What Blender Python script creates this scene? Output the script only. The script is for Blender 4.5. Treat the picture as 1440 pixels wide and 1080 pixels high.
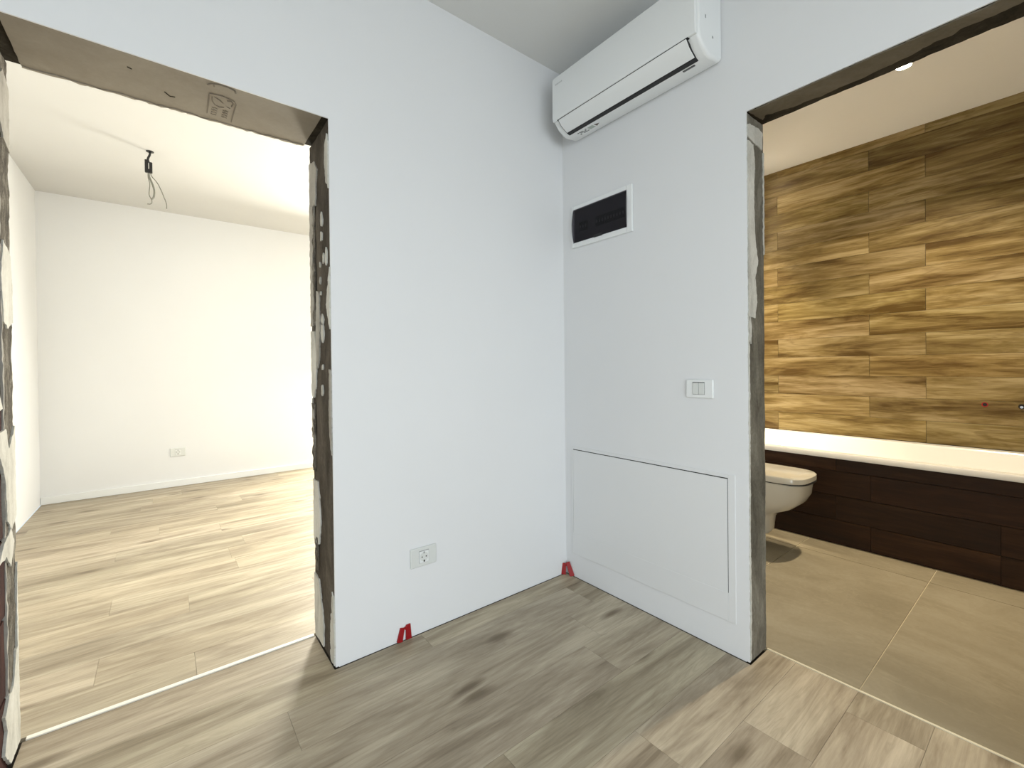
import bpy, bmesh, math, random
from mathutils import Vector, Matrix, noise as mnoise
random.seed(7)
S = bpy.context.scene
COL = S.collection
for o in list(bpy.data.objects):
    bpy.data.objects.remove(o)

# ------------------------------------------------------------------ camera
def make_camera():
    yaw, pitch, roll = (math.radians(a) for a in (51.7736, -0.4062, -0.6168))
    f = Vector((math.cos(yaw)*math.cos(pitch), math.sin(yaw)*math.cos(pitch), math.sin(pitch)))
    r = Vector((math.sin(yaw), -math.cos(yaw), 0)); u = r.cross(f)
    r2 = r*math.cos(roll) + u*math.sin(roll); u2 = -r*math.sin(roll) + u*math.cos(roll)
    cd = bpy.data.cameras.new('camera'); co = bpy.data.objects.new('camera', cd); COL.objects.link(co)
    m = Matrix((r2, u2, -f)).transposed().to_4x4(); m.translation = Vector((-1.7158, -1.7086, 1.12))
    co.matrix_world = m
    cd.sensor_width = 36; cd.sensor_fit = 'HORIZONTAL'; cd.lens = 621.3/1440*36
    cd.shift_x = 1.2114/1440; cd.shift_y = -18.568/1440
    cd.clip_start = 0.02
    S.camera = co
make_camera()

# ------------------------------------------------------------------ light and exposure
S.view_settings.view_transform = 'Standard'; S.view_settings.look = 'None'
S.view_settings.gamma = 1; S.view_settings.exposure = 0.0; S.view_settings.use_curve_mapping = False
w = bpy.data.worlds.new('sky'); S.world = w; w.use_nodes = True
w.node_tree.nodes['Background'].inputs[0].default_value = (0.80, 0.90, 1.0, 1)
w.node_tree.nodes['Background'].inputs[1].default_value = 1.0

def area(name, loc, direction, sx, sy, power, color, spread=180):
    d = bpy.data.lights.new(name, 'AREA'); d.shape = 'RECTANGLE'; d.size = sx; d.size_y = sy
    d.energy = power; d.color = color; d.spread = math.radians(spread)
    o = bpy.data.objects.new(name, d); COL.objects.link(o); o.location = loc
    o.rotation_euler = Vector(direction).to_track_quat('-Z', 'Y').to_euler()
    return o
# daylight through the hall's balcony window, behind the photographer
area('hall_window_light', (-1.9, -3.74, 1.2), (0.12, 1, -0.95), 2.3, 2.0, 86, (0.885, 0.955, 1.0))
# daylight through the balcony door of the room on the left
area('bedroom_window_light', (0.43, 3.66, 1.2), (0, -1, -0.4), 0.62, 2.1, 300, (1.0, 0.965, 0.85))
BATH_POWER = 27; BATH_COL = (1.0, 0.83, 0.58)

# ------------------------------------------------------------------ helpers
def tag(o, label=None, cat=None, group=None, kind=None):
    for k, v in (('label', label), ('category', cat), ('group', group), ('kind', kind)):
        if v: o[k] = v
    return o

def link(name, me, mat, parent=None, loc=None):
    o = bpy.data.objects.new(name, me); COL.objects.link(o)
    if mat is not None:
        me.materials.clear()
        for m in (mat if isinstance(mat, (list, tuple)) else [mat]): me.materials.append(m)
    if parent: o.parent = parent
    if loc: o.location = loc
    return o

def empty(name, loc, label, cat, group=None):
    o = bpy.data.objects.new(name, None); COL.objects.link(o); o.location = loc
    o.empty_display_size = 0.05
    return tag(o, label, cat, group)

class MB:
    def __init__(self): self.v = []; self.f = []
    def box(self, x0, y0, z0, x1, y1, z1):
        n = len(self.v)
        self.v += [(x, y, z) for z in (z0, z1) for y in (y0, y1) for x in (x0, x1)]
        self.f += [tuple(n+i for i in q) for q in ((0,2,3,1),(4,5,7,6),(0,1,5,4),(2,6,7,3),(0,4,6,2),(1,3,7,5))]
        return self
    def prism(self, poly, h0, h1, fn):
        """poly of (a,b), extruded from h0 to h1; fn(a,b,h) -> xyz"""
        n = len(self.v); k = len(poly)
        self.v += [fn(a, b, h0) for a, b in poly] + [fn(a, b, h1) for a, b in poly]
        self.f.append(tuple(n+i for i in range(k))); self.f.append(tuple(n+k+i for i in reversed(range(k))))
        for i in range(k):
            j = (i+1) % k; self.f.append((n+i, n+k+i, n+k+j, n+j))
        return self
    def loft(self, loops, cap0=True, cap1=True):
        n = len(self.v); k = len(loops[0])
        for L in loops: self.v += [tuple(p) for p in L]
        for a in range(len(loops)-1):
            for i in range(k):
                j = (i+1) % k
                self.f.append((n+a*k+i, n+a*k+j, n+(a+1)*k+j, n+(a+1)*k+i))
        if cap0: self.f.append(tuple(n+i for i in reversed(range(k))))
        if cap1: self.f.append(tuple(n+(len(loops)-1)*k+i for i in range(k)))
        return self
    def tube(self, pts, r, k=8, cap=True):
        pts = [Vector(p) for p in pts]; loops = []
        for i, p in enumerate(pts):
            t = (pts[min(i+1, len(pts)-1)] - pts[max(i-1, 0)]).normalized()
            a = t.cross(Vector((0.3, 0.9, 0.31))).normalized(); b = t.cross(a)
            rr = r[i] if isinstance(r, (list, tuple)) else r
            loops.append([p + (a*math.cos(2*math.pi*q/k) + b*math.sin(2*math.pi*q/k))*rr for q in range(k)])
        return self.loft(loops, cap, cap)
    def disc(self, c, n, r, h, k=24, r2=None):
        n = Vector(n).normalized(); c = Vector(c)
        a = n.cross(Vector((0.31, 0.52, 0.8))).normalized(); b = n.cross(a)
        L = lambda rr, off: [c + n*off + (a*math.cos(2*math.pi*q/k) + b*math.sin(2*math.pi*q/k))*rr for q in range(k)]
        return self.loft([L(r, 0), L(r2 or r, h)])
    def mesh(self, name, smooth=False):
        me = bpy.data.meshes.new(name); me.from_pydata([tuple(p) for p in self.v], [], self.f)
        bm = bmesh.new(); bm.from_mesh(me); bmesh.ops.recalc_face_normals(bm, faces=bm.faces); bm.to_mesh(me); bm.free()
        if smooth:
            for p in me.polygons: p.use_smooth = True
        me.update(); return me
    def build(self, name, mat, parent=None, smooth=False, bevel=0, seg=2, origin=None, angle=30):
        if origin:
            ox, oy, oz = origin; self.v = [(p[0]-ox, p[1]-oy, p[2]-oz) for p in self.v]
        o = link(name, self.mesh(name, smooth), mat, parent, origin)
        if bevel:
            m = o.modifiers.new('bevel', 'BEVEL'); m.width = bevel; m.segments = seg
            m.limit_method = 'ANGLE'; m.angle_limit = math.radians(angle); m.harden_normals = False
        if smooth or bevel:
            for p in o.data.polygons: p.use_smooth = True
            o.data.set_sharp_from_angle(angle=math.radians(40))
        return o

def catmull(P, n=6):
    P = [Vector(p) for p in P]; out = []
    for i in range(len(P)-1):
        p0, p1, p2, p3 = P[max(i-1, 0)], P[i], P[i+1], P[min(i+2, len(P)-1)]
        for q in range(n):
            t = q/n
            out.append(0.5*((2*p1) + (p2-p0)*t + (2*p0-5*p1+4*p2-p3)*t*t + (3*p1-p0-3*p2+p3)*t**3))
    return out + [P[-1]]

def rough_poly(poly, step=0.02, amp=0.004, seed=0):
    """jagged version of a 2-D outline"""
    out = []
    for i, (a, b) in enumerate(poly):
        c, d = poly[(i+1) % len(poly)]
        L = math.hypot(c-a, d-b); n = max(1, int(L/step))
        for q in range(n):
            t = q/n; x = a+(c-a)*t; y = b+(d-b)*t
            q1, q2 = Vector((x*55+seed*7.3, y*55, 1.5)), Vector((x*55, y*55+seed*3.1, 9.5))
            out.append((x + amp*(mnoise.noise(q1)*1.3+0.8*mnoise.noise(q1*3.1)), y + amp*(mnoise.noise(q2)*1.3+0.8*mnoise.noise(q2*3.1))))
    return out

def rough_slab(u0, u1, v0, v1, depth, fn, nu=10, nv=80, amp=0.003, edge=0.002, seed=0, freq=18):
    """slab whose face (h = 0 side) is uneven; fn(u,v,h) -> xyz, h points out of the face"""
    m = MB(); idx = {}
    for i in range(nu+1):
        for j in range(nv+1):
            u = u0+(u1-u0)*i/nu; v = v0+(v1-v0)*j/nv
            h = amp*mnoise.noise(Vector((u*freq+seed, v*freq*0.6, seed*2.7))) + amp*0.5*mnoise.noise(Vector((u*70+seed, v*60, 4)))
            if i in (0, nu): u += edge*mnoise.noise(Vector((v*35, seed+i, 2.2))) - math.copysign(edge*0.2, i-1)
            idx[i, j] = len(m.v); m.v.append(fn(u, v, h))
    bk = {}
    for i in range(nu+1):
        for j in range(nv+1):
            if i in (0, nu) or j in (0, nv):
                bk[i, j] = len(m.v); m.v.append(fn(u0+(u1-u0)*i/nu, v0+(v1-v0)*j/nv, -depth))
    for i in range(nu):
        for j in range(nv): m.f.append((idx[i,j], idx[i+1,j], idx[i+1,j+1], idx[i,j+1]))
    for j in range(nv):
        for i in (0, nu): m.f.append((idx[i,j], idx[i,j+1], bk[i,j+1], bk[i,j]))
    for i in range(nu):
        for j in (0, nv): m.f.append((idx[i,j], idx[i+1,j], bk[i+1,j], bk[i,j]))
    return m

# ------------------------------------------------------------------ materials
def mat(name, color=(0.8,0.8,0.8), rough=0.5, spec=0.5, metal=0.0, emit=None, es=1.0):
    m = bpy.data.materials.new(name); m.use_nodes = True
    b = m.node_tree.nodes['Principled BSDF']
    b.inputs['Base Color'].default_value = (*color, 1); b.inputs['Roughness'].default_value = rough
    b.inputs['Specular IOR Level'].default_value = spec; b.inputs['Metallic'].default_value = metal
    if emit:
        b.inputs['Emission Color'].default_value = (*emit, 1); b.inputs['Emission Strength'].default_value = es
    return m

class NT:
    def __init__(self, m): self.m = m; self.t = m.node_tree; self.b = self.t.nodes['Principled BSDF']
    def n(self, typ, **kw):
        x = self.t.nodes.new(typ)
        for k, v in kw.items(): setattr(x, k, v)
        return x
    def l(self, a, b): self.t.links.new(a, b)
    def coords(self, scale=(1,1,1), jitter=True, kind='Object'):
        tc = self.n('ShaderNodeTexCoord'); src = tc.outputs[kind]
        if jitter:
            oi = self.n('ShaderNodeObjectInfo'); mu = self.n('ShaderNodeMath', operation='MULTIPLY'); mu.inputs[1].default_value = 37.0
            self.l(oi.outputs['Random'], mu.inputs[0])
            ad = self.n('ShaderNodeVectorMath', operation='ADD'); self.l(src, ad.inputs[0]); self.l(mu.outputs[0], ad.inputs[1]); src = ad.outputs[0]
        mp = self.n('ShaderNodeVectorMath', operation='MULTIPLY'); mp.inputs[1].default_value = scale
        self.l(src, mp.inputs[0]); return mp.outputs[0]
    def noise(self, vec, scale=1, detail=4, rough=0.55, dist=0.0):
        x = self.n('ShaderNodeTexNoise'); x.inputs['Scale'].default_value = scale; x.inputs['Detail'].default_value = detail
        x.inputs['Roughness'].default_value = rough; x.inputs['Distortion'].default_value = dist
        self.l(vec, x.inputs['Vector']); return x.outputs['Fac']
    def ramp(self, fac, stops):
        x = self.n('ShaderNodeValToRGB'); e = x.color_ramp.elements
        while len(e) < len(stops): e.new(0.5)
        for el, (p, c) in zip(e, stops): el.position = p; el.color = (*c, 1) if len(c) == 3 else c
        self.l(fac, x.inputs[0]); return x.outputs[0]
    def mix(self, fac, a, b, mode='MIX'):
        x = self.n('ShaderNodeMix', data_type='RGBA', blend_type=mode)
        if isinstance(fac, (int, float)): x.inputs[0].default_value = fac
        else: self.l(fac, x.inputs[0])
        for s, v in ((6, a), (7, b)):
            if isinstance(v, tuple): x.inputs[s].default_value = (*v, 1)
            else: self.l(v, x.inputs[s])
        return x.outputs[2]
    def math(self, op, a, b=None, c=None):
        x = self.n('ShaderNodeMath', operation=op)
        for i, v in enumerate((a, b, c)):
            if v is None: continue
            if isinstance(v, (int, float)): x.inputs[i].default_value = v
            else: self.l(v, x.inputs[i])
        return x.outputs[0]
    def bump(self, h, strength=0.2, dist=0.002):
        x = self.n('ShaderNodeBump'); x.inputs['Strength'].default_value = strength; x.inputs['Distance'].default_value = dist
        self.l(h, x.inputs['Height']); self.l(x.outputs[0], self.b.inputs['Normal'])
    def color(self, c): self.l(c, self.b.inputs['Base Color'])

def paint(name, color, rough=0.6):
    m = mat(name, color, rough, 0.25); t = NT(m)
    v = t.coords((1,1,1), False, 'Object')
    n1 = t.noise(v, 1.3, 3); c = t.ramp(n1, [(0.3, tuple(x*0.975 for x in color)), (0.7, color)]); t.color(c)
    t.bump(t.noise(v, 220, 3), 0.08, 0.001); return m

def wood(name, axis, cols, knot=0.7, scale=1.0, rough=0.45, contrast=1.0):
    """axis: 0 grain along x, 1 along y. cols: dark, mid, light"""
    m = mat(name, cols[1], rough, 0.35); t = NT(m)
    def sc(a, b): return (a*scale, b*scale, b*scale) if axis == 0 else (b*scale, a*scale, b*scale)
    big = t.noise(t.coords(sc(0.9, 6.0)), 1, 4, 0.6, 1.4)
    mid = t.noise(t.coords(sc(2.2, 22)), 1, 6, 0.66, 1.0)
    fine = t.noise(t.coords(sc(7, 150)), 1, 5, 0.65, 0.3)
    f = t.math('ADD', t.math('MULTIPLY', big, 0.52), t.math('ADD', t.math('MULTIPLY', mid, 0.36), t.math('MULTIPLY', fine, 0.16)))
    c = t.ramp(f, [(0.52-0.13/contrast, cols[0]), (0.52, cols[1]), (0.52+0.13/contrast, cols[2])])
    # darker growth lines
    g = t.noise(t.coords(sc(1.1, 13)), 1, 3, 0.55, 1.8)
    g = t.ramp(t.math('ABSOLUTE', t.math('SUBTRACT', g, 0.47)), [(0.0, (1,1,1)), (0.035, (0,0,0))])
    c = t.mix(t.math('MULTIPLY', g, 0.24*contrast), c, cols[0])
    # knots
    vo = t.n('ShaderNodeTexVoronoi'); vo.inputs['Scale'].default_value = 1
    if axis == 0: vo.voronoi_dimensions = '2D'
    wob = t.coords(sc(1.6, 4.6)); t.l(wob, vo.inputs['Vector'])
    k = t.ramp(t.math('ADD', vo.outputs['Distance'], t.math('MULTIPLY', mid, 0.12)), [(0.09, (1,1,1)), (0.19, (0,0,0))])
    sel = t.n('ShaderNodeSeparateColor'); t.l(vo.outputs['Color'], sel.inputs[0])
    k = t.math('MULTIPLY', k, t.math('GREATER_THAN', sel.outputs[0], 0.55))
    c = t.mix(t.math('MULTIPLY', k, knot), c, (cols[0][0]*0.52, cols[0][1]*0.46, cols[0][2]*0.38))
    oi = t.n('ShaderNodeObjectInfo')
    c = t.mix(1.0, c, oi.outputs['Color'], 'MULTIPLY')
    t.color(c); t.bump(t.math('ADD', fine, mid), 0.12, 0.001); return m

M = {}
M['wall'] = paint('white_wall_paint', (0.80, 0.81, 0.82))
M['ceil'] = paint('white_ceiling_paint', (0.74, 0.745, 0.73))
M['ceil_bath'] = paint('white_bathroom_ceiling_paint', (0.90, 0.90, 0.90))
M['oak'] = wood('oak_laminate', 0, [(0.235,0.190,0.130), (0.395,0.336,0.245), (0.55,0.485,0.365)], 0.75, contrast=1.05)
M['tile_wood'] = wood('wood_look_tile', 1, [(0.088,0.050,0.008), (0.235,0.172,0.064), (0.41,0.33,0.175)], 0.4, 0.9, 0.4, 1.3)
M['tile_shaded'] = wood('shaded_wood_look_tile', 1, [(0.013,0.004,0.0012), (0.033,0.011,0.003), (0.065,0.028,0.010)], 0.4, 0.9, 0.5)  # same tile for the apron, shade under the tub rim painted into its colour
M['subfloor'] = mat('subfloor', (0.05,0.04,0.03), 0.9)
M['grout_dark'] = mat('brown_grout', (0.05,0.03,0.015), 0.9)
M['grout_light'] = mat('cream_grout', (0.62,0.56,0.42), 0.9)
M['white_plastic'] = mat('white_plastic', (0.83,0.85,0.85), 0.32)
M['socket_plastic'] = mat('socket_plastic', (0.70,0.72,0.70), 0.35)
M['grey_plastic'] = mat('grey_plastic', (0.32,0.33,0.33), 0.4)
M['black'] = mat('black_plastic', (0.006,0.006,0.007), 0.45)
M['seam'] = mat('dark_seam', (0.02,0.02,0.02), 0.9)
M['red'] = mat('red_plastic', (0.30,0.004,0.008), 0.35)
M['ceramic'] = mat('white_ceramic', (0.56,0.53,0.45), 0.12, 0.6)
M['acrylic'] = mat('white_acrylic', (0.84,0.84,0.83), 0.15, 0.6)
M['chrome'] = mat('chrome', (0.8,0.8,0.8), 0.12, 0.5, 1.0)
M['brass'] = mat('cream_metal_edge', (0.72,0.66,0.50), 0.4)
M['strip'] = mat('white_strip', (0.88,0.85,0.76), 0.5)
M['wire_white'] = mat('pale_cable', (0.20,0.20,0.17), 0.5)
M['hatch'] = mat('hatch_paint', (0.78,0.79,0.795), 0.4, 0.35)
M['glow'] = mat('lamp_lens', (1,1,1), 0.5, emit=(1.0,0.86,0.62), es=60)

def stone(name, cols, scale=2.2, rough=0.55):
    m = mat(name, cols[1], rough, 0.35); t = NT(m)
    a = t.noise(t.coords((1.6, 0.8, 1)), scale, 6, 0.62, 0.8); b = t.noise(t.coords((1,1,1)), 60, 4, 0.7)
    f = t.math('ADD', t.math('MULTIPLY', a, 0.8), t.math('MULTIPLY', b, 0.2))
    c = t.ramp(f, [(0.36, cols[0]), (0.5, cols[1]), (0.64, cols[2])])
    v = t.ramp(t.noise(t.coords((2.2, 0.7, 1)), 1.3, 5, 0.6, 1.6), [(0.485, (0,0,0)), (0.5, (1,1,1)), (0.515, (0,0,0))])
    t.color(t.mix(t.math('MULTIPLY', v, 0.18), c, tuple(min(1, x*1.25) for x in cols[2]))); t.bump(b, 0.05, 0.001); return m
M['floor_tile'] = stone('beige_stone_tile', [(0.24,0.208,0.143), (0.288,0.252,0.178), (0.335,0.298,0.218)])

def masonry(name, cols, scale=9, rough=0.9, bump=0.5):
    m = mat(name, cols[1], rough, 0.2); t = NT(m)
    a = t.noise(t.coords((1,1,0.35), False), scale, 8, 0.68, 0.5); b = t.noise(t.coords((1,1,0.8), False), scale*9, 5, 0.7)
    f = t.math('ADD', t.math('MULTIPLY', a, 0.75), t.math('MULTIPLY', b, 0.25))
    t.color(t.ramp(f, [(0.34, cols[0]), (0.5, cols[1]), (0.66, cols[2])])); t.bump(f, bump, 0.006); return m
M['cement'] = masonry('dark_cement', [(0.028,0.022,0.016), (0.075,0.062,0.048), (0.14,0.12,0.095)])
M['cement_mid'] = masonry('grey_cement', [(0.075,0.068,0.052), (0.15,0.138,0.11), (0.26,0.245,0.20)], 11)
M['cement_rough'] = masonry('rough_mortar', [(0.02,0.017,0.013), (0.12,0.105,0.085), (0.34,0.32,0.27)], 26, 0.95, 1.0)
M['plaster'] = masonry('pale_plaster', [(0.36,0.35,0.31), (0.56,0.55,0.50), (0.68,0.67,0.62)], 12, 0.8, 0.25)
M['plaster_grey'] = masonry('grey_plaster', [(0.24,0.23,0.20), (0.38,0.36,0.32), (0.48,0.46,0.42)], 12, 0.8, 0.25)
M['soffit'] = masonry('beige_soffit_board', [(0.245,0.215,0.172), (0.275,0.245,0.20), (0.305,0.275,0.225)], 7, 0.8, 0.12)
M['soffit_brown'] = masonry('brown_mortar_soffit', [(0.105,0.088,0.062), (0.135,0.115,0.082), (0.165,0.14,0.105)], 8, 0.9, 0.25)
M['concrete_dark'] = masonry('dark_concrete_soffit', [(0.012,0.010,0.006), (0.030,0.024,0.015), (0.055,0.045,0.03)], 14, 0.95, 0.5)
M['brick'] = masonry('red_clay_block', [(0.014,0.003,0.002), (0.032,0.007,0.005), (0.06,0.016,0.011)], 16, 0.9, 0.4)
M['stamp'] = mat('stamp_ink', (0.155,0.133,0.105), 0.9)

gm = bpy.data.materials.new('smoked_plastic'); gm.use_nodes = True
_t = gm.node_tree; _b = _t.nodes['Principled BSDF']; _b.inputs['Base Color'].default_value = (0.013,0.012,0.014,1); _b.inputs['Roughness'].default_value = 0.3
_b.inputs['Specular IOR Level'].default_value = 0.35
_tr = _t.nodes.new('ShaderNodeBsdfTransparent'); _tr.inputs[0].default_value = (0.72,0.70,0.74,1)
_mx = _t.nodes.new('ShaderNodeMixShader'); _mx.inputs[0].default_value = 0.62
_t.links.new(_b.outputs[0], _mx.inputs[1]); _t.links.new(_tr.outputs[0], _mx.inputs[2]); _t.links.new(_mx.outputs[0], _t.nodes['Material Output'].inputs[0])
M['smoked'] = gm
wg = bpy.data.materials.new('window_glass'); wg.use_nodes = True
_t = wg.node_tree; _b = _t.nodes['Principled BSDF']; _b.inputs['Base Color'].default_value = (0.9,0.95,0.95,1); _b.inputs['Roughness'].default_value = 0.02
_tr = _t.nodes.new('ShaderNodeBsdfTransparent'); _mx = _t.nodes.new('ShaderNodeMixShader'); _mx.inputs[0].default_value = 0.93
_t.links.new(_b.outputs[0], _mx.inputs[1]); _t.links.new(_tr.outputs[0], _mx.inputs[2]); _t.links.new(_mx.outputs[0], _t.nodes['Material Output'].inputs[0])
M['glass'] = wg

# ------------------------------------------------------------------ room shell
def struct(name, m, mt, parent=None, **kw):
    o = m.build(name, mt, parent, **kw); o['kind'] = 'structure'; return o

XA0, XA1, TA, ZA = -2.0717, -1.2211, 0.271, 2.054      # opening to the room on the left
YB0, YB1, TB, ZB = -0.9596, -1.80, 0.1433, 2.064       # opening to the bathroom
HH, HL, HB = 2.6985, 2.6552, 2.7653                    # ceiling heights
XL, YF = -2.545, 3.693                                 # left room: left wall, far wall
XT, XAP = 2.417, 1.57                                  # bathroom: tiled wall, bath front
HX0, HY0 = -3.6, -3.8                                  # the hall behind the camera
RX1 = 2.56                                             # right end of the left room
BY1 = -2.6                                             # bathroom far right wall
TOP = 2.95
REV = 0.012                                            # thickness of the reveals' rough layer

m = MB()
m.box(XA1+REV, 0, 0, RX1+0.1, TA, TOP); m.box(HX0-0.1, 0, 0, XA0-0.03, TA, TOP); m.box(XA0-0.03, 0, ZA+REV, XA1+REV, TA, TOP)
m.box(XA1, 0, 0.003, XA1+REV, 0.007, ZA+REV); m.box(XA0, 0, ZA, XA1, 0.005, ZA+REV)
wall_left = struct('wall_left', m, M['wall'])
m = MB()
m.box(0, YB0+REV, 0, TB, 0, TOP); m.box(0, HY0, 0, TB, YB1, TOP); m.box(0, YB1, ZB+REV, TB, YB0+REV, TOP)
m.box(0, YB0, 0.003, 0.006, YB0+REV, ZB+REV); m.box(0, YB1, ZB, 0.005, YB0, ZB+REV)
wall_right = struct('wall_right', m, M['wall'])
m = MB(); WX0, WX1 = -3.1, -0.7; WZ0, WZ1 = 0.12, 2.4
m.box(HX0-0.1, HY0-0.2, 0, WX0, HY0, TOP); m.box(WX1, HY0-0.2, 0, TB, HY0, TOP); m.box(WX0, HY0-0.2, 0, WX1, HY0, WZ0); m.box(WX0, HY0-0.2, WZ1, WX1, HY0, TOP)
struct('wall_rear', m, M['wall'])
struct('wall_side', MB().box(HX0-0.1, HY0, 0, HX0, 0, TOP), M['wall'])
struct('wall_bedroom_left', MB().box(XL-0.1, TA, 0, XL, YF+0.2, TOP), M['wall'])
BX0, BX1, BZ1 = 0.1, 0.80, 2.3
m = MB(); m.box(XL, YF, 0, BX0, YF+0.2, TOP); m.box(BX1, YF, 0, RX1, YF+0.2, TOP); m.box(BX0, YF, BZ1, BX1, YF+0.2, TOP)
struct('wall_bedroom_far', m, M['wall'])
struct('wall_bedroom_right', MB().box(RX1, TA, 0, RX1+0.1, YF+0.2, TOP), M['wall'])
struct('ceiling', MB().box(HX0, HY0, HH, 0, 0, HH+0.1), M['ceil'])
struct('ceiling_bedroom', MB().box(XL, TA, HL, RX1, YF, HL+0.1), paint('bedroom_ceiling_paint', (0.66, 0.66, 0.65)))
struct('ceiling_bathroom', MB().box(TB, BY1, HB, XT, 0, HB+0.1), M['ceil_bath'])

def window(name, x0, x1, z0, z1, y, glass_y, mull):
    fr = MB(); t = 0.06
    fr.box(x0, y, z0, x0+t, y+0.07, z1); fr.box(x1-t, y, z0, x1, y+0.07, z1); fr.box(x0+t, y, z0, x1-t, y+0.07, z0+t); fr.box(x0+t, y, z1-t, x1-t, y+0.07, z1)
    fr.box(mull-t/2, y, z0+t, mull+t/2, y+0.07, z1-t)
    o = struct(name, fr, M['white_plastic'])
    for a, b in ((x0+t, mull-t/2), (mull+t/2, x1-t)):
        MB().box(a, glass_y, z0+t, b, glass_y+0.006, z1-t).build('pane', M['glass'], o)
window('window_1', WX0, WX1, WZ0, WZ1, HY0-0.12, HY0-0.09, (WX0+WX1)/2)
window('window_2', BX0, BX1, 0.0, BZ1, YF+0.06, YF+0.09, (BX0+BX1)/2)

# ------------------------------------------------------------------ floors: a slab and its laminate planks
floor = struct('floor', MB().box(HX0, HY0, -0.1, TB-0.002, TA, -0.012).box(XL, TA, -0.1, RX1, YF, -0.012), M['subfloor'])
ROW0, PITCH, LEN = -0.116, 0.19, 1.29
AREAS = [(HX0+0.006, HY0+0.006, -0.006, -0.006), (-0.006, YB1+0.006, TB-0.006, YB0-0.006),
         (XA0+0.006, -0.006, XA1-0.006, 0.262), (XL+0.006, 0.284, RX1-0.006, YF-0.006)]
JOINT = {0: -0.877, -1: -0.12, -2: -0.295, -3: -0.404, -4: -0.955, -5: -0.591, -6: -0.294, -7: 0.0, 2: -1.632, 3: -1.926, 5: -1.632, 6: -1.926, 1: -0.95, 4: -1.10}
rnd = random.Random(11)
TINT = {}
k = -19
def plank(k, xa, xb, sh):
    y0 = ROW0 + PITCH*k + 0.0004; y1 = y0 + PITCH - 0.0008
    rects = []
    for (ax, ay, bx, by) in AREAS:
        X0, X1, Y0, Y1 = max(xa, ax), min(xb, bx), max(y0, ay), min(y1, by)
        if X1-X0 > 0.003 and Y1-Y0 > 0.003: rects.append((X0, Y0, X1, Y1))
    if not rects: return
    # planks in the two rooms are cut apart by the strip; keep touching pieces together
    groups = []
    for r in rects:
        for g in groups:
            if any(abs(r[1]-q[3]) < 1e-6 or abs(r[3]-q[1]) < 1e-6 or abs(r[0]-q[2]) < 1e-6 or abs(r[2]-q[0]) < 1e-6 for q in g): g.append(r); break
        else: groups.append([r])
    for g in groups:
        m = MB(); c = ((g[0][0]+g[0][2])/2, (g[0][1]+g[0][3])/2, 0)
        for (a, b, d, e) in g: m.box(a, b, -0.012, d, e, 0.0)
        o = m.build('plank', M['oak'], floor, origin=c)
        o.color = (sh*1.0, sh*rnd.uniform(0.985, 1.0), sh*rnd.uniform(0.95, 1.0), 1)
while ROW0 + PITCH*k < YF:
    j = JOINT.get(k, rnd.uniform(-2.5, -1.3))
    xs = []; x = j
    while x > HX0 - LEN: x -= LEN
    while x < RX1 + LEN: xs.append(x); x += LEN
    for a, b in zip(xs, xs[1:]):
        mid = (a+b)/2; sh = rnd.uniform(0.88, 1.08)*(0.92 if k >= 13 else 1)  # rows near the far wall darkened in colour to imitate shading there
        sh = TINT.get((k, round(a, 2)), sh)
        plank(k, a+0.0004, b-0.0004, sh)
    k += 1

bath_floor = struct('floor_bathroom', MB().box(TB, BY1, -0.1, XT, 0, -0.003), M['grout_light'])
for x0, x1 in ((TB+0.004, 1.341), (1.345, XT-0.8)):
    for y0 in (-0.655, -1.255, -1.855, -2.455):
        a, b = y0+0.002, min(y0+0.598, -0.336)
        MB().box(x0, a, -0.011, min(x1, XAP-0.002), b, 0.0).build('tile', M['floor_tile'], bath_floor, origin=((x0+x1)/2, (a+b)/2, 0))

trim = struct('trim_1', MB().box(XA0+0.012, 0.264, -0.012, XA1-0.008, 0.282, 0.0035), M['strip'], bevel=0.0015)
tag(trim, 'thin white strip across the floor of the left doorway')
trim = struct('trim_2', MB().box(TB-0.005, YB1+0.004, -0.012, TB+0.0035, YB0-0.004, 0.0025), M['brass'])
tag(trim, 'thin cream edge strip between laminate and bathroom tiles')
struct('baseboard_bedroom', MB().box(XL+0.002, YF-0.016, 0, BX0, YF, 0.062), M['white_plastic'], bevel=0.003)

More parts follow.
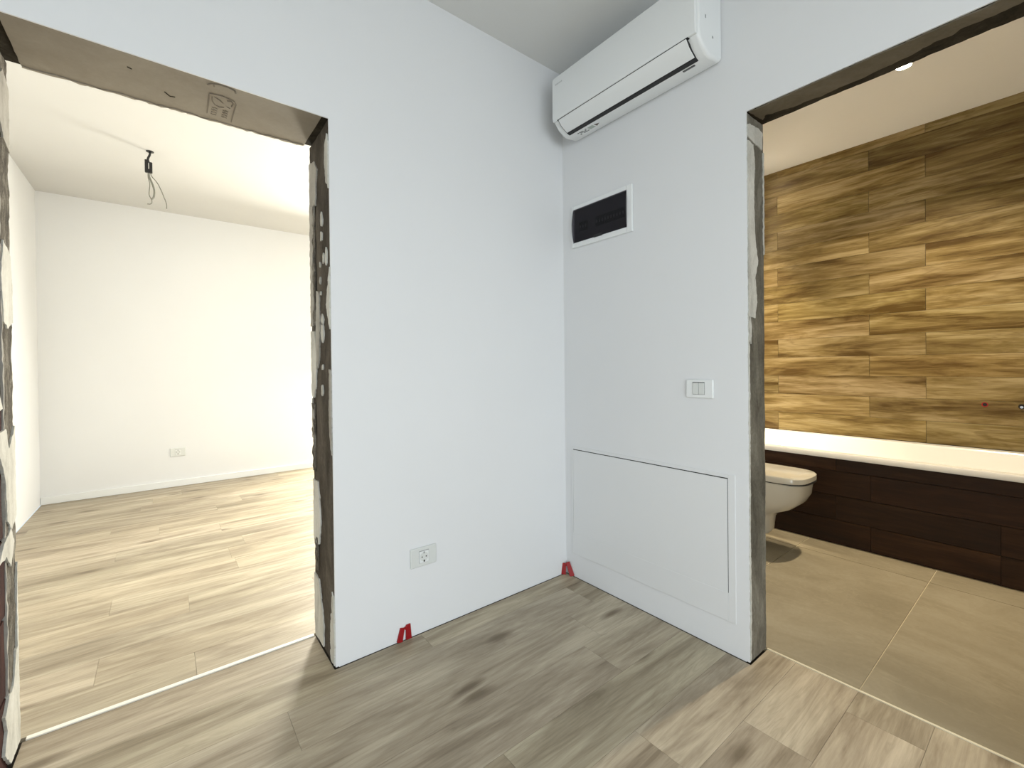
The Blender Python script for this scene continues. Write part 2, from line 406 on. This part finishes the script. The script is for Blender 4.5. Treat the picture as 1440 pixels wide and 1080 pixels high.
# ------------------------------------------------------------------ raw reveals of the left opening
fA = lambda u, v, h: (XA1 - h, u, v)                    # right reveal, u = y, v = z, looks to -x
rough_slab(0.0075, TA, 0.004, ZA-0.004, REV, fA, 14, 150, 0.003, 0.004, 3).build('reveal', M['cement'], wall_left, smooth=True)
def patch(poly, h0, h1, fn, mt, parent, name='plaster_patch', seed=0, amp=0.005, step=0.007):
    MB().prism(rough_poly(poly, step, amp, seed), h0, h1, fn).build(name, mt, parent)
P = M['plaster']; PG = M['plaster_grey']
for i, (poly, mt) in enumerate([
    ([(0.266,1.98),(0.266,1.80),(0.18,1.78),(0.17,1.86),(0.155,1.92),(0.19,1.965)], PG),
    ([(0.012,2.01),(0.003,1.93),(0.003,1.80),(0.03,1.83),(0.045,1.90),(0.04,1.97)], P),
    ([(0.268,1.80),(0.268,1.30),(0.235,1.30),(0.215,1.42),(0.23,1.55),(0.215,1.70),(0.225,1.80)], PG),
    ([(0.18,1.44),(0.14,1.42),(0.135,1.28),(0.155,1.15),(0.185,1.12),(0.20,1.25)], PG),
    ([(0.268,1.28),(0.268,1.02),(0.235,1.00),(0.20,1.07),(0.19,1.16),(0.215,1.28)], P),
    ([(0.003,1.50),(0.003,1.27),(0.02,1.30),(0.045,1.36),(0.03,1.42)], P),
    ([(0.268,1.00),(0.268,0.84),(0.245,0.83),(0.235,0.93)], PG),
    ([(0.268,0.66),(0.268,0.42),(0.24,0.38),(0.19,0.41),(0.165,0.50),(0.18,0.60),(0.2,0.66)], P),
    ([(0.268,0.27),(0.268,0.01),(0.14,0.01),(0.145,0.12),(0.175,0.20),(0.20,0.26)], P),
    ([(0.045,0.16),(0.05,0.01),(0.003,0.01),(0.003,0.26),(0.02,0.28),(0.03,0.2)], P),
    ([(0.02,1.12),(0.003,1.12),(0.003,0.80),(0.018,0.84),(0.03,0.95)], PG)]):
    patch(poly, 0.0, 0.0055, fA, mt, wall_left, seed=i)
# torn strip of old mortar left behind by the removed frame
for i, (za, zb, ya, yb) in enumerate([(1.28,1.80,0.195,0.22),(0.70,0.98,0.225,0.262),(0.29,0.43,0.205,0.25)]):
    m = rough_slab(ya, yb, za, zb, 0.004, lambda u, v, h: (XA1-0.006-h, u, v), 5, 60, 0.006, 0.010, 11+i, 40)
    m.build('mortar_strip', M['cement_rough'], wall_left)
# white plaster splashes on the dark cement
sp = random.Random(5)
for i, (y, z, a, b) in enumerate([(0.095,1.70,0.012,0.03),(0.10,1.64,0.010,0.022),(0.075,1.545,0.010,0.022),(0.125,1.535,0.007,0.012),(0.125,1.47,0.008,0.014),(0.12,1.42,0.006,0.01),
                                  (0.10,1.315,0.016,0.022),(0.10,1.265,0.02,0.035),(0.105,1.13,0.008,0.014),(0.115,1.04,0.013,0.02),(0.04,1.55,0.01,0.03)]):
    poly = [(y+a*math.cos(t)*sp.uniform(0.7,1.2), z+b*math.sin(t)*sp.uniform(0.7,1.2)) for t in [q*math.pi/4 for q in range(8)]]
    patch(poly, 0.0, 0.006, fA, P, wall_left, 'plaster_splash', i, 0.002, 0.01)

# left reveal: clay blocks, mortar and plaster
fL = lambda u, v, h: (XA0 + h, u, v)                    # looks to +x
struct_back = MB().box(XA0-0.03, 0.0, 0.0, XA0-0.016, TA, ZA+REV)
struct_back.build('mortar_bed', M['concrete_dark'], wall_left)
z = 0.0; i = 0
for z0, z1 in [(0.004,0.203),(0.213,0.425),(0.435,0.648),(0.658,0.868),(0.878,1.088),(1.098,1.308),(1.318,1.528),(1.538,1.748),(1.758,1.968),(1.978,2.05)]:
    o = rough_slab(0.004, 0.158-0.01*(i % 2), z0, z1, 0.012, lambda u, v, h: (XA0-0.004+h, u, v), 4, 6, 0.002, 0.003, 20+i)
    o.build('brick', M['brick'], wall_left); i += 1
rough_slab(0.170, TA-0.001, 0.004, ZA-0.004, 0.015, lambda u, v, h: (XA0-0.002+h, u, v), 8, 160, 0.003, 0.003, 31, 34).build('mortar_strip', M['cement_rough'], wall_left)
rough_slab(0.157, 0.168, 0.2, ZA-0.03, 0.010, fL, 2, 120, 0.003, 0.003, 41, 40).build('mortar_strip', PG, wall_left)
for i, (poly, mt) in enumerate([
    ([(0.268,1.97),(0.268,1.78),(0.2,1.80),(0.16,1.86),(0.14,1.95),(0.20,2.0)], PG),
    ([(0.25,1.47),(0.268,1.40),(0.268,1.27),(0.21,1.25),(0.17,1.27),(0.15,1.40),(0.18,1.50)], P),
    ([(0.268,0.96),(0.268,0.69),(0.21,0.66),(0.17,0.70),(0.16,0.80),(0.12,0.88),(0.06,0.92),(0.10,0.955),(0.17,0.96),(0.2,0.9)], P),
    ([(0.07,1.10),(0.12,1.06),(0.14,1.02),(0.05,1.01),(0.03,1.06)], P),
    ([(0.08,0.60),(0.13,0.645),(0.21,0.67),(0.235,0.62),(0.2,0.56),(0.15,0.60)], P),
    ([(0.268,0.30),(0.268,0.01),(0.16,0.01),(0.10,0.07),(0.13,0.12),(0.11,0.17),(0.15,0.20),(0.2,0.21),(0.235,0.30)], P),
    ([(0.268,0.55),(0.268,0.30),(0.25,0.30),(0.255,0.45)], P)]):
    patch([(min(u, 0.264), v) for u, v in poly], -0.006, 0.0025, fL, mt, wall_left, seed=40+i, amp=0.0035)

# underside of the lintel: beige board with a stamp, dark gaps at both ends
fU = lambda u, v, h: (u, v, ZA - h)                     # looks down
soffit = rough_slab(XA0+0.028, XA1-0.022, 0.0055, TA-0.001, REV+0.002, lambda u, v, h: (u, v, ZA-h), 60, 10, 0.0012, 0.003, 51, 8)
soffit = soffit.build('lintel_soffit', M['soffit'], wall_left, smooth=True)
MB().box(XA1-0.022, 0.002, ZA+0.006, XA1+REV, TA-0.002, ZA+REV+0.001).box(XA0-0.02, 0.002, ZA+0.004, XA0+0.028, TA-0.002, ZA+REV+0.001).build('soffit_gap', M['concrete_dark'], wall_left)
# ragged rear edge of the board
patch([(XA0+0.03,TA-0.006),(XA1-0.025,TA-0.006),(XA1-0.025,TA+0.002),(XA0+0.03,TA+0.002)], -0.004, 0.003, fU, M['soffit'], wall_left, 'board_edge', 77, 0.007, 0.012)
def strokes(lines, r, h, fn, parent, name, mt):
    m = MB()
    for L in lines:
        for (a, b), (c, d) in zip(L, L[1:]):
            n = math.hypot(c-a, d-b) or 1; px, py = -(d-b)/n*r, (c-a)/n*r
            m.prism([(a+px,b+py),(c+px,d+py),(c-px,d-py),(a-px,b-py)], -0.001, h, fn)
    return m.build(name, mt, parent)
# faded stamp: frame, crest outline and two columns of small print
st = [[(-1.579,0.225),(-1.580,0.085),(-1.545,0.078),(-1.510,0.088),(-1.502,0.110),(-1.503,0.245)],
      [(-1.572,0.102),(-1.571,0.128),(-1.562,0.150),(-1.548,0.158),(-1.534,0.152)], [(-1.566,0.098),(-1.552,0.110),(-1.540,0.124)], [(-1.530,0.100),(-1.518,0.096),(-1.511,0.108),(-1.513,0.132)], [(-1.526,0.142),(-1.517,0.146)]]
for c, x in enumerate((-1.560, -1.528)):
    for q in range(4):
        y = 0.172 + q*0.016
        st.append([(x-0.008, y), (x-0.003, y+0.005), (x+0.002, y), (x+0.008, y+0.004)]); 
strokes(st, 0.0013, 0.0016, fU, soffit, 'stamp', M['stamp'])
strokes([[(-1.590,0.035),(-1.580,0.020),(-1.560,0.012),(-1.535,0.012),(-1.515,0.020)], [(-1.517,0.018),(-1.512,0.034)], [(-1.575,0.02),(-1.572,0.034)]], 0.0022, 0.0016, fU, soffit, 'stamp', M['stamp'])
strokes([[(-1.700,0.165),(-1.686,0.185),(-1.672,0.180)], [(-1.79,0.08),(-1.78,0.085)]], 0.0016, 0.0016, fU, soffit, 'scratch', M['concrete_dark'])

# ------------------------------------------------------------------ raw reveals of the bathroom opening
fB = lambda u, v, h: (u, YB0 - h, v)                    # u = x, v = z, looks to -y
rough_slab(0.0065, TB, 0.004, ZB-0.004, REV, fB, 10, 150, 0.0022, 0.002, 61, 14).build('reveal', M['cement_mid'], wall_right, smooth=True)
for i, (poly, mt) in enumerate([
    ([(0.003,1.96),(0.003,1.28),(0.010,1.30),(0.055,1.30),(0.075,1.36),(0.06,1.45),(0.085,1.52),(0.06,1.60),(0.052,1.75),(0.062,1.88),(0.05,1.955)], P),
    ([(0.004,2.02),(0.004,1.97),(0.05,1.965),(0.125,1.955),(0.13,2.02),(0.1,2.03)], P),
    ([(0.135,1.95),(0.142,1.95),(0.142,1.55),(0.138,1.55)], P),
    ([(0.002,1.30),(0.008,1.30),(0.009,0.9),(0.006,0.5),(0.010,0.25),(0.006,0.012),(0.002,0.012)], P),
    ([(0.012,1.31),(0.028,1.26),(0.02,1.20),(0.008,1.25)], P)]):
    patch(poly, 0.0, 0.004, fB, mt, wall_right, seed=80+i, amp=0.003)
fV = lambda u, v, h: (u, v, ZB - h)
rough_slab(0.0055, TB, YB1, YB0+0.004, REV, fV, 10, 70, 0.003, 0.003, 71, 12).build('lintel_soffit', M['concrete_dark'], wall_right, smooth=True)
patch([(0.006,-0.968),(0.06,-0.972),(0.105,-0.975),(0.074,-0.994),(0.086,-1.019),(0.093,-1.053),(0.101,-1.081),(0.099,-1.114),(0.108,-1.16),(0.100,-1.22),(0.104,-1.28),(0.091,-1.335),(0.095,-1.359),(0.091,-1.383),(0.088,-1.414),(0.078,-1.437),(0.068,-1.47),(0.074,-1.494),(0.058,-1.522),(0.065,-1.554),(0.060,-1.617),(0.05,-1.70),(0.055,-1.795),(0.006,-1.795)],
      -0.001, 0.005, fV, M['soffit_brown'], wall_right, 'mortar_layer', 90, 0.003, 0.008)
rough_slab(0.001, TB, 0.004, ZB-0.004, REV, lambda u, v, h: (u, YB1 + h, v), 6, 60, 0.0022, 0.002, 66, 14).build('reveal', M['cement_mid'], wall_right, smooth=True)

# ------------------------------------------------------------------ bathroom walls
wt = struct('wall_bathroom_back', MB().box(XT+0.009, BY1, 0, XT+0.12, 0, TOP), M['grout_dark'])
r = random.Random(3); z = 0.57; row = 0
while z < HB:
    z1 = min(z+0.1525, HB)
    y = (-0.154 if row % 2 == 0 else -0.775) + 0.9315
    while y > BY1:
        a, b = max(y-0.9315+0.001, BY1), min(y-0.001, -0.001)
        if b-a > 0.01:
            o = MB().box(XT, a, z+0.0008, XT+0.0095, b, z1-0.0008).build('tile', M['tile_wood'], wt, origin=(XT, (a+b)/2, (z+z1)/2))
            s = r.uniform(0.82, 1.12); o.color = (s, s*r.uniform(0.95, 1.0), s*r.uniform(0.9, 1.0), 1)
        y -= 0.9315
    z += 0.1525; row += 1
struct('wall_bathroom_left', MB().box(TB, -0.33, 0, 1.50, 0.0, HB), M['wall'])
struct('wall_bathroom_right', MB().box(TB, BY1-0.1, 0, XT+0.12, BY1, TOP), M['wall'])

# ------------------------------------------------------------------ bathtub with tiled apron
def rrect(x0, y0, x1, y1, r, z, n=6):
    out = []
    for cx, cy, a0 in ((x1-r, y1-r, 0), (x0+r, y1-r, 90), (x0+r, y0+r, 180), (x1-r, y0+r, 270)):
        for q in range(n+1):
            a = math.radians(a0 + 90*q/n); out.append((cx+r*math.cos(a), cy+r*math.sin(a), z))
    return out
tub_e = empty('bathtub', (1.98, -0.9, 0), 'white built-in bathtub against the wood-look tiled bathroom wall', 'bathtub')
o0 = (1.98, -0.9, 0)
m = MB(); bx0, bx1, by0, by1 = 1.548, XT-0.002, -1.80, -0.004
m.loft([rrect(bx0+0.03, by0+0.03, bx1-0.02, by1-0.02, 0.02, 0.535), rrect(bx0, by0, bx1, by1, 0.012, 0.535), rrect(bx0, by0, bx1, by1, 0.012, 0.561), rrect(bx0+0.005, by0+0.005, bx1-0.005, by1-0.005, 0.012, 0.568),
        rrect(bx0+0.062, by0+0.10, bx1-0.075, by1-0.11, 0.09, 0.567), rrect(bx0+0.075, by0+0.115, bx1-0.088, by1-0.13, 0.09, 0.552), rrect(bx0+0.11, by0+0.19, bx1-0.12, by1-0.26, 0.12, 0.22), rrect(bx0+0.16, by0+0.26, bx1-0.17, by1-0.36, 0.1, 0.16)], False, True)
for i, v in enumerate(m.v): m.v[i] = (v[0]-o0[0], v[1]-o0[1], v[2])
m.build('tub', M['acrylic'], tub_e, smooth=True)
m = MB().disc((XT-0.5-o0[0], by0+0.42-o0[1], 0.16), (0,0,1), 0.03, 0.004); m.build('drain', M['chrome'], tub_e)
m = MB().box(XAP+0.009-o0[0], by0-o0[1], 0, XAP+0.07-o0[0], by1-o0[1], 0.534); ap = m.build('apron', M['grout_dark'], tub_e)
rows = [(0.0, 0.149, (-0.968, -1.488)), (0.151, 0.301, (-0.797, -1.488)), (0.303, 0.455, (-0.968,)), (0.457, 0.534, (-0.797,))]
for z0, z1, js in rows:
    ys = [by1] + sorted(js, reverse=True) + [by0]
    for a, b in zip(ys, ys[1:]):
        o = MB().box(XAP-o0[0], b+0.0009-o0[1], z0+0.0008, XAP+0.0095-o0[0], a-0.0009-o0[1], z1-0.0008)
        o = o.build('tile', M['tile_shaded'], ap); s = r.uniform(0.75, 1.15); o.color = (s, s, s, 1)

# ------------------------------------------------------------------ wall-hung toilet
TX, TW = 1.22, -0.33
toilet = empty('toilet', (TX, TW, 0), 'white wall-hung toilet beside the bathtub with closed lid', 'toilet')
def dsec(wd, length, z, y0=0.0, sq=3.2, n=20):
    """D-shaped outline: flat at the wall (y = y0), superellipse nose toward -y"""
    out = [(wd/2, y0, z)]
    for q in range(n+1):
        a = -math.pi*q/n
        ca, sa = math.cos(a), math.sin(a)
        out.append((wd/2*math.copysign(abs(ca)**(2/sq), ca), y0 - (length*0.45) + length*0.55*math.copysign(abs(sa)**(2/sq), sa), z))
    out.append((-wd/2, y0, z)); return out
L0 = 0.45
m = MB().loft([dsec(0.15, 0.22, 0.085), dsec(0.17, 0.235, 0.11), dsec(0.18, 0.245, 0.19), dsec(0.22, 0.27, 0.225), dsec(0.29, 0.355, 0.265), dsec(0.325, 0.405, 0.31), dsec(0.342, 0.43, 0.36), dsec(0.348, 0.438, 0.425), dsec(0.34, 0.43, 0.432)])
m.build('bowl', M['ceramic'], toilet, smooth=True)
m = MB().loft([dsec(0.33, 0.425, 0.432, -0.03), dsec(0.33, 0.425, 0.438, -0.03)]); m.build('seat_gap', M['black'], toilet)
m = MB().loft([dsec(0.346, 0.412, 0.438, -0.03, 3.6), dsec(0.354, 0.42, 0.441, -0.03, 3.6), dsec(0.354, 0.42, 0.468, -0.03, 3.6), dsec(0.346, 0.412, 0.475, -0.03, 3.6), dsec(0.30, 0.36, 0.477, -0.03, 3.6)]); m.build('lid', M['ceramic'], toilet, smooth=True)
for a in (-0.12, 0.06): MB().box(a, -0.045, 0.434, a+0.06, -0.012, 0.458).build('hinge', M['ceramic'], toilet, bevel=0.006)
for s in (-1, 1):
    MB().disc((s*0.088, -0.15, 0.19), (s, 0, 0), 0.012, 0.006, 16).build('bolt_cap', M['grey_plastic'], toilet)

# ------------------------------------------------------------------ recessed downlights
def downlight(x, y, label, power, spread):
    e = empty('downlight', (x, y, HB), label, 'light', None)
    m = MB(); n = 32
    ring = lambda rr, z: [(rr*math.cos(2*math.pi*q/n), rr*math.sin(2*math.pi*q/n), z) for q in range(n)]
    m.loft([ring(0.034, -0.001), ring(0.034, -0.005), ring(0.044, -0.004), ring(0.046, 0.0)], False, False); m.build('trim_ring', M['white_plastic'], e, smooth=True)
    MB().disc((0, 0, -0.0015), (0, 0, -1), 0.033, 0.001, 32).build('lens', M['glow'], e)
    d = bpy.data.lights.new('downlight_lamp', 'AREA'); d.shape = 'DISK'; d.size = 0.066; d.energy = power; d.color = BATH_COL; d.spread = math.radians(spread)
    o = bpy.data.objects.new('downlight_lamp', d); COL.objects.link(o); o.parent = e; o.location = (0, 0, -0.008)
downlight(1.518, -1.136, 'glowing round downlight recessed in the bathroom ceiling', BATH_POWER, 118)
downlight(2.10, -0.085, 'round downlight in the bathroom ceiling over the hidden left end of the bathtub', BATH_POWER*0.32, 48)

# ------------------------------------------------------------------ pipe outlets in the tiled wall
e = empty('pipe_outlet', (XT, -1.363, 0.851), 'small dark red capped pipe outlet in the bathroom tiles', 'pipe outlet', 'bath tap outlets')
MB().disc((-0.0005, 0, 0), (-1, 0, 0), 0.015, 0.002, 24).build('rim', M['red'], e); MB().disc((-0.002, 0, 0), (-1, 0, 0), 0.010, 0.0015, 20).build('hole', M['black'], e)
e = empty('pipe_outlet', (XT, -1.518, 0.847), 'shiny chrome pipe outlet in the tiles at the right photo edge', 'pipe outlet', 'bath tap outlets')
MB().disc((-0.0005, 0, 0), (-1, 0, 0), 0.015, 0.002, 24).build('rim', M['black'], e); MB().disc((-0.002, 0, -0.003), (-1, 0, 0), 0.009, 0.012, 20, 0.007).build('nipple', M['chrome'], e)

# ------------------------------------------------------------------ air conditioner
ac = empty('air_conditioner', (0, -0.496, 2.28), 'white split air conditioner high on the wall in the corner', 'air conditioner')
AY0, AY1 = -0.872+0.496, -0.118+0.496; AZ = 2.28
fC = lambda a, b, h: (-a, h, b-AZ)                      # a = depth from wall, b = z, h = y
body = [(0,2.548),(0.160,2.548),(0.176,2.535),(0.178,2.35),(0.174,2.326),(0.150,2.300),(0.118,2.281),(0.092,2.276),(0.03,2.284),(0,2.299)]
MB().prism(body, AY0, AY1, fC).build('housing', M['white_plastic'], ac, bevel=0.012, seg=4, angle=50)
panel = [(0.172,2.546),(0.186,2.540),(0.190,2.525),(0.191,2.345),(0.187,2.327),(0.172,2.329)]
MB().prism(panel, AY0+0.004, AY1-0.004, fC).build('front_panel', M['white_plastic'], ac, bevel=0.004, seg=3, angle=25)
MB().prism([(0.174,2.3268),(0.1875,2.3268),(0.1875,2.3252),(0.174,2.3252)], AY0+0.035, AY1-0.035, fC).build('panel_seam', M['seam'], ac)
MB().prism([(0.176,2.3240),(0.1880,2.3240),(0.1665,2.3010),(0.1275,2.2800),(0.1235,2.2850),(0.158,2.308)], AY0+0.042, AY1-0.042, fC).build('flap', M['white_plastic'], ac, bevel=0.002)
MB().prism([(0.176,2.3220),(0.1835,2.3215),(0.1655,2.3022),(0.127,2.2815),(0.1225,2.2793),(0.1050,2.2762),(0.105,2.283),(0.125,2.29)], AY0+0.0395, AY1-0.0395, fC).build('outlet_slot', M['black'], ac)
# underside details lie on the line (0.092,2.276)-(0.03,2.284)
fS = lambda a, h, off: (-a, h, 2.276 + (0.092-a)*0.129 - AZ - off)
MB().prism([(0.098,AY0+0.108),(0.089,AY0+0.108),(0.089,AY0+0.060),(0.098,AY0+0.060)], -0.001, 0.0016, fS).build('display', mat('display_dark', (0.07,0.072,0.075), 0.3), ac)
lab = MB().prism([(0.092,AY1-0.068),(0.092,AY1-0.205),(0.055,AY1-0.205),(0.055,AY1-0.068)], -0.001, 0.0008, fS).build('sticker', M['white_plastic'], ac)
m = MB()
for i in range(5):
    for jx in range(3):
        if (i*3+jx) % 4 != 1: m.prism([(0.090-jx*0.011, AY1-0.075-i*0.012),(0.082-jx*0.011, AY1-0.075-i*0.012),(0.082-jx*0.011, AY1-0.084-i*0.012),(0.090-jx*0.011, AY1-0.084-i*0.012)], 0.0004, 0.0012, fS)
m.build('sticker_print', mat('sticker_ink', (0.16,0.165,0.165), 0.6), lab)
MB().prism([(0.090,AY1-0.14),(0.062,AY1-0.14),(0.062,AY1-0.172),(0.090,AY1-0.172)], 0.0004, 0.0012, fS).build('sticker_print', mat('sticker_green_grey', (0.45,0.50,0.46), 0.5), lab)
MB().prism([(0.088,AY1-0.180),(0.062,AY1-0.180),(0.076,AY1-0.204)], 0.0004, 0.0012, fS).build('warning_triangle', mat('sticker_brown', (0.10,0.07,0.05), 0.5), lab)
m = MB()
for i in range(6): m.prism([(0.1905,AY1-0.028-i*0.008),(0.1915,AY1-0.028-i*0.008),(0.1915,AY1-0.033-i*0.008),(0.1905,AY1-0.033-i*0.008)], 2.496, 2.502, lambda a, b, h: (-a, b, h-AZ))
m.build('logo', mat('pale_grey_print', (0.55,0.57,0.57), 0.5), ac)
MB().box(-0.128, AY0-0.0008, 2.405-AZ, -0.122, AY0+0.002, 2.417-AZ).build('clip_mark', M['grey_plastic'], ac)
MB().box(-0.078, AY0-0.0008, 2.352-AZ, -0.070, AY0+0.002, 2.360-AZ).build('clip_mark', M['grey_plastic'], ac)

# ------------------------------------------------------------------ fuse box with a smoked door
fb = empty('fuse_box', (0, -0.2645, 1.854), 'white flush fuse box with dark smoked door under the air conditioner', 'fuse box')
oy, oz = -0.2645, 1.854
def frame_box(m, y0, y1, z0, z1, iy0, iy1, iz0, iz1, x0, x1):
    m.box(x0, y0, z0, x1, iy0, z1); m.box(x0, iy1, z0, x1, y1, z1); m.box(x0, iy0, z0, x1, iy1, iz0); m.box(x0, iy0, iz1, x1, iy1, z1); return m
frame_box(MB(), -0.456-oy, -0.073-oy, 1.744-oz, 1.963-oz, -0.424-oy, -0.090-oy, 1.771-oz, 1.940-oz, -0.012, 0).build('frame', M['white_plastic'], fb, bevel=0.003)
MB().box(-0.002, -0.424-oy, 1.771-oz, -0.0005, -0.090-oy, 1.940-oz).build('back_plate', mat('grey_fuse_board', (0.17,0.17,0.175), 0.5), fb)
def arc(off): return [( -0.010-off-0.012*math.sin(math.pi*q/14), 1.769-oz+(1.942-1.769)*q/14) for q in range(15)]
poly = arc(0.003) + list(reversed(arc(0.0)))
MB().prism(poly, -0.427-oy, -0.087-oy, lambda a, b, h: (a, h, b)).build('door', M['smoked'], fb, smooth=True)
MB().box(-0.0165, -0.282-oy, 1.766-oz, -0.0125, -0.228-oy, 1.781-oz).build('finger_notch', M['black'], fb, bevel=0.003)
for y0 in [-0.125-0.0178*q for q in (0,1,2)] + [-0.235-0.0178*q for q in range(10)]:
    b = MB().box(-0.0075, y0-0.0170-oy, 1.822-oz, -0.002, y0-oy, 1.870-oz).build('breaker', M['black'], fb)
    MB().box(-0.0098, y0-0.0115-oy, 1.838-oz, -0.0075, y0-0.0055-oy, 1.852-oz).build('toggle', M['grey_plastic'], b)

# ------------------------------------------------------------------ light switch
sw = empty('light_switch', (0, -0.7725, 1.026), 'white wall switch plate with two rockers next to the bathroom opening', 'light switch')
MB().box(-0.009, -0.0575, -0.0375, 0, 0.0575, 0.0375).build('plate', M['white_plastic'], sw, bevel=0.004, seg=3)
MB().box(-0.0098, -0.0230, -0.0235, -0.0085, 0.0280, 0.0275).build('module', mat('switch_gap_grey', (0.16,0.16,0.16), 0.6), sw)
for a, b in ((-0.0222, 0.0012), (0.0024, 0.0268)):
    MB().box(-0.0122, a, -0.0225, -0.0092, b, 0.0240).build('rocker', M['socket_plastic'], sw, bevel=0.0015)

# ------------------------------------------------------------------ wall sockets
def socket(loc, label, mat_plate):
    e = empty('wall_socket', loc, label, 'socket', None)
    MB().box(-0.0605, -0.009, -0.0405, 0.0605, 0, 0.0405).build('plate', mat_plate, e, bevel=0.004, seg=3)
    MB().box(-0.0225, -0.0096, -0.0250, 0.0225, -0.0085, 0.0265).build('module_seam', M['grey_plastic'], e)
    fr = MB().box(-0.0216, -0.0112, -0.0244, 0.0216, -0.0090, 0.0236).build('module', M['white_plastic'], e, bevel=0.001)
    MB().disc((0, -0.0105, 0), (0,-1,0), 0.0195, 0.0010, 28).build('well', M['socket_plastic'], e)
    for s in (-1, 1): MB().disc((s*0.0095, -0.0113, 0), (0,-1,0), 0.0028, 0.0006, 14).build('pin_hole', M['black'], e)
    for s in (-1, 1): MB().box(-0.003, -0.0121, s*0.0175-0.0042, 0.003, -0.0113, s*0.0175+0.0042).build('earth_clip', M['black'] if s < 0 else M['grey_plastic'], e)
    return e
socket((-0.858, 0, 0.325), 'white wall socket above the red spacer left of the corner', M['socket_plastic'])
socket((-1.612, YF, 0.333), 'small white wall socket on the far wall of the bright left room', M['socket_plastic'])

# ------------------------------------------------------------------ access hatch
ha = empty('access_hatch', (0, -0.479, 0.412), 'white flush access hatch low on the wall beside the bathroom opening', 'hatch')
oy, oz = -0.479, 0.412
frame_box(MB(), -0.911-oy, -0.047-oy, 0.125-oz, 0.698-oz, -0.883-oy, -0.059-oy, 0.236-oz, 0.683-oz, -0.0035, 0).build('frame', M['hatch'], ha, bevel=0.001)
MB().box(-0.0012, -0.883-oy, 0.236-oz, -0.0004, -0.059-oy, 0.683-oz).build('gap', M['black'], ha)
MB().box(-0.0034, -0.8805-oy, 0.2361-oz, -0.0012, -0.0610-oy, 0.6790-oz).build('door', M['hatch'], ha)

# ------------------------------------------------------------------ red laminate spacers
def spacer(legs, top, loc, label, nrm):
    """A-shaped plastic wedge clip leaning on a wall: two legs joined at the top"""
    e = empty('laminate_spacer', loc, label, 'spacer', 'red laminate spacers')
    for (a, b) in legs:
        a, b = Vector(a), Vector(b); t = (b-a).normalized(); n = Vector(nrm).normalized(); s = t.cross(n).normalized()
        w0, w1, d0, d1 = 0.0125, 0.0105, 0.009, 0.005
        L = lambda p, w, d: [p + s*w + n*0, p - s*w + n*0, p - s*w + n*d, p + s*w + n*d]
        MB().loft([L(a, w0, d0), L(a+(b-a)*0.5, (w0+w1)/2, (d0+d1)/2), L(b, w1, d1)]).build('leg', M['red'], e, bevel=0.0015)
    MB().tube([Vector(top)-Vector(nrm)*0.001, Vector(top)+Vector(nrm)*0.008], 0.006, 12).build('hinge', M['red'], e)
spacer([((-0.020,0,0.0),(-0.006,0,0.054)), ((0.020,0,0.0),(0.019,0,0.060))], (0.008,0,0.048), (-0.950,-0.0005,0.001), 'red plastic laminate spacer leaning on the wall below the socket', (0,-1,0))
spacer([((-0.024,-0.001,0.0),(-0.018,-0.001,0.058)), ((-0.004,-0.046,0.0),(-0.008,-0.018,0.066))], (-0.012,-0.012,0.052), (-0.002,-0.002,0.001), 'red plastic laminate spacer standing in the corner of the two white walls', (-0.7,-0.7,0))

# ------------------------------------------------------------------ bare ceiling cable in the left room
cb = empty('ceiling_cable', (-1.768, 2.27, HL), 'bare lamp cable with black connector hanging from the left room ceiling', 'cable')
q = lambda x, z, y=0: (x+1.768, y, z-HL)
MB().disc((0,0,-0.004), (0,0,1), 0.022, 0.004, 20).build('ceiling_cap', M['black'], cb)
MB().tube(catmull([q(-1.768,2.652), q(-1.770,2.63), q(-1.780,2.60), q(-1.776,2.575)]), 0.007).build('hook', M['black'], cb)
MB().box(-0.030, -0.012, 2.504-HL, -0.010, 0.012, 2.592-HL).box(-0.006, -0.012, 2.504-HL, 0.012, 0.012, 2.578-HL).box(-0.012, -0.012, 2.500-HL, -0.004, 0.012, 2.530-HL).build('connector', M['black'], cb, bevel=0.004)
for pts, rr in (([q(-1.776,2.51),q(-1.775,2.48),q(-1.758,2.43),q(-1.748,2.385),q(-1.752,2.34),q(-1.762,2.325)], 0.006),
               ([q(-1.780,2.51),q(-1.780,2.47),q(-1.772,2.43),q(-1.775,2.385),q(-1.776,2.35),q(-1.764,2.32),q(-1.762,2.30),q(-1.772,2.288),q(-1.788,2.286)], 0.003),
               ([q(-1.770,2.51),q(-1.757,2.478),q(-1.735,2.452),q(-1.715,2.41),q(-1.697,2.36),q(-1.682,2.31),q(-1.681,2.275)], 0.003)):
    MB().tube(catmull(pts), rr).build('wire', M['wire_white'], cb, smooth=True)
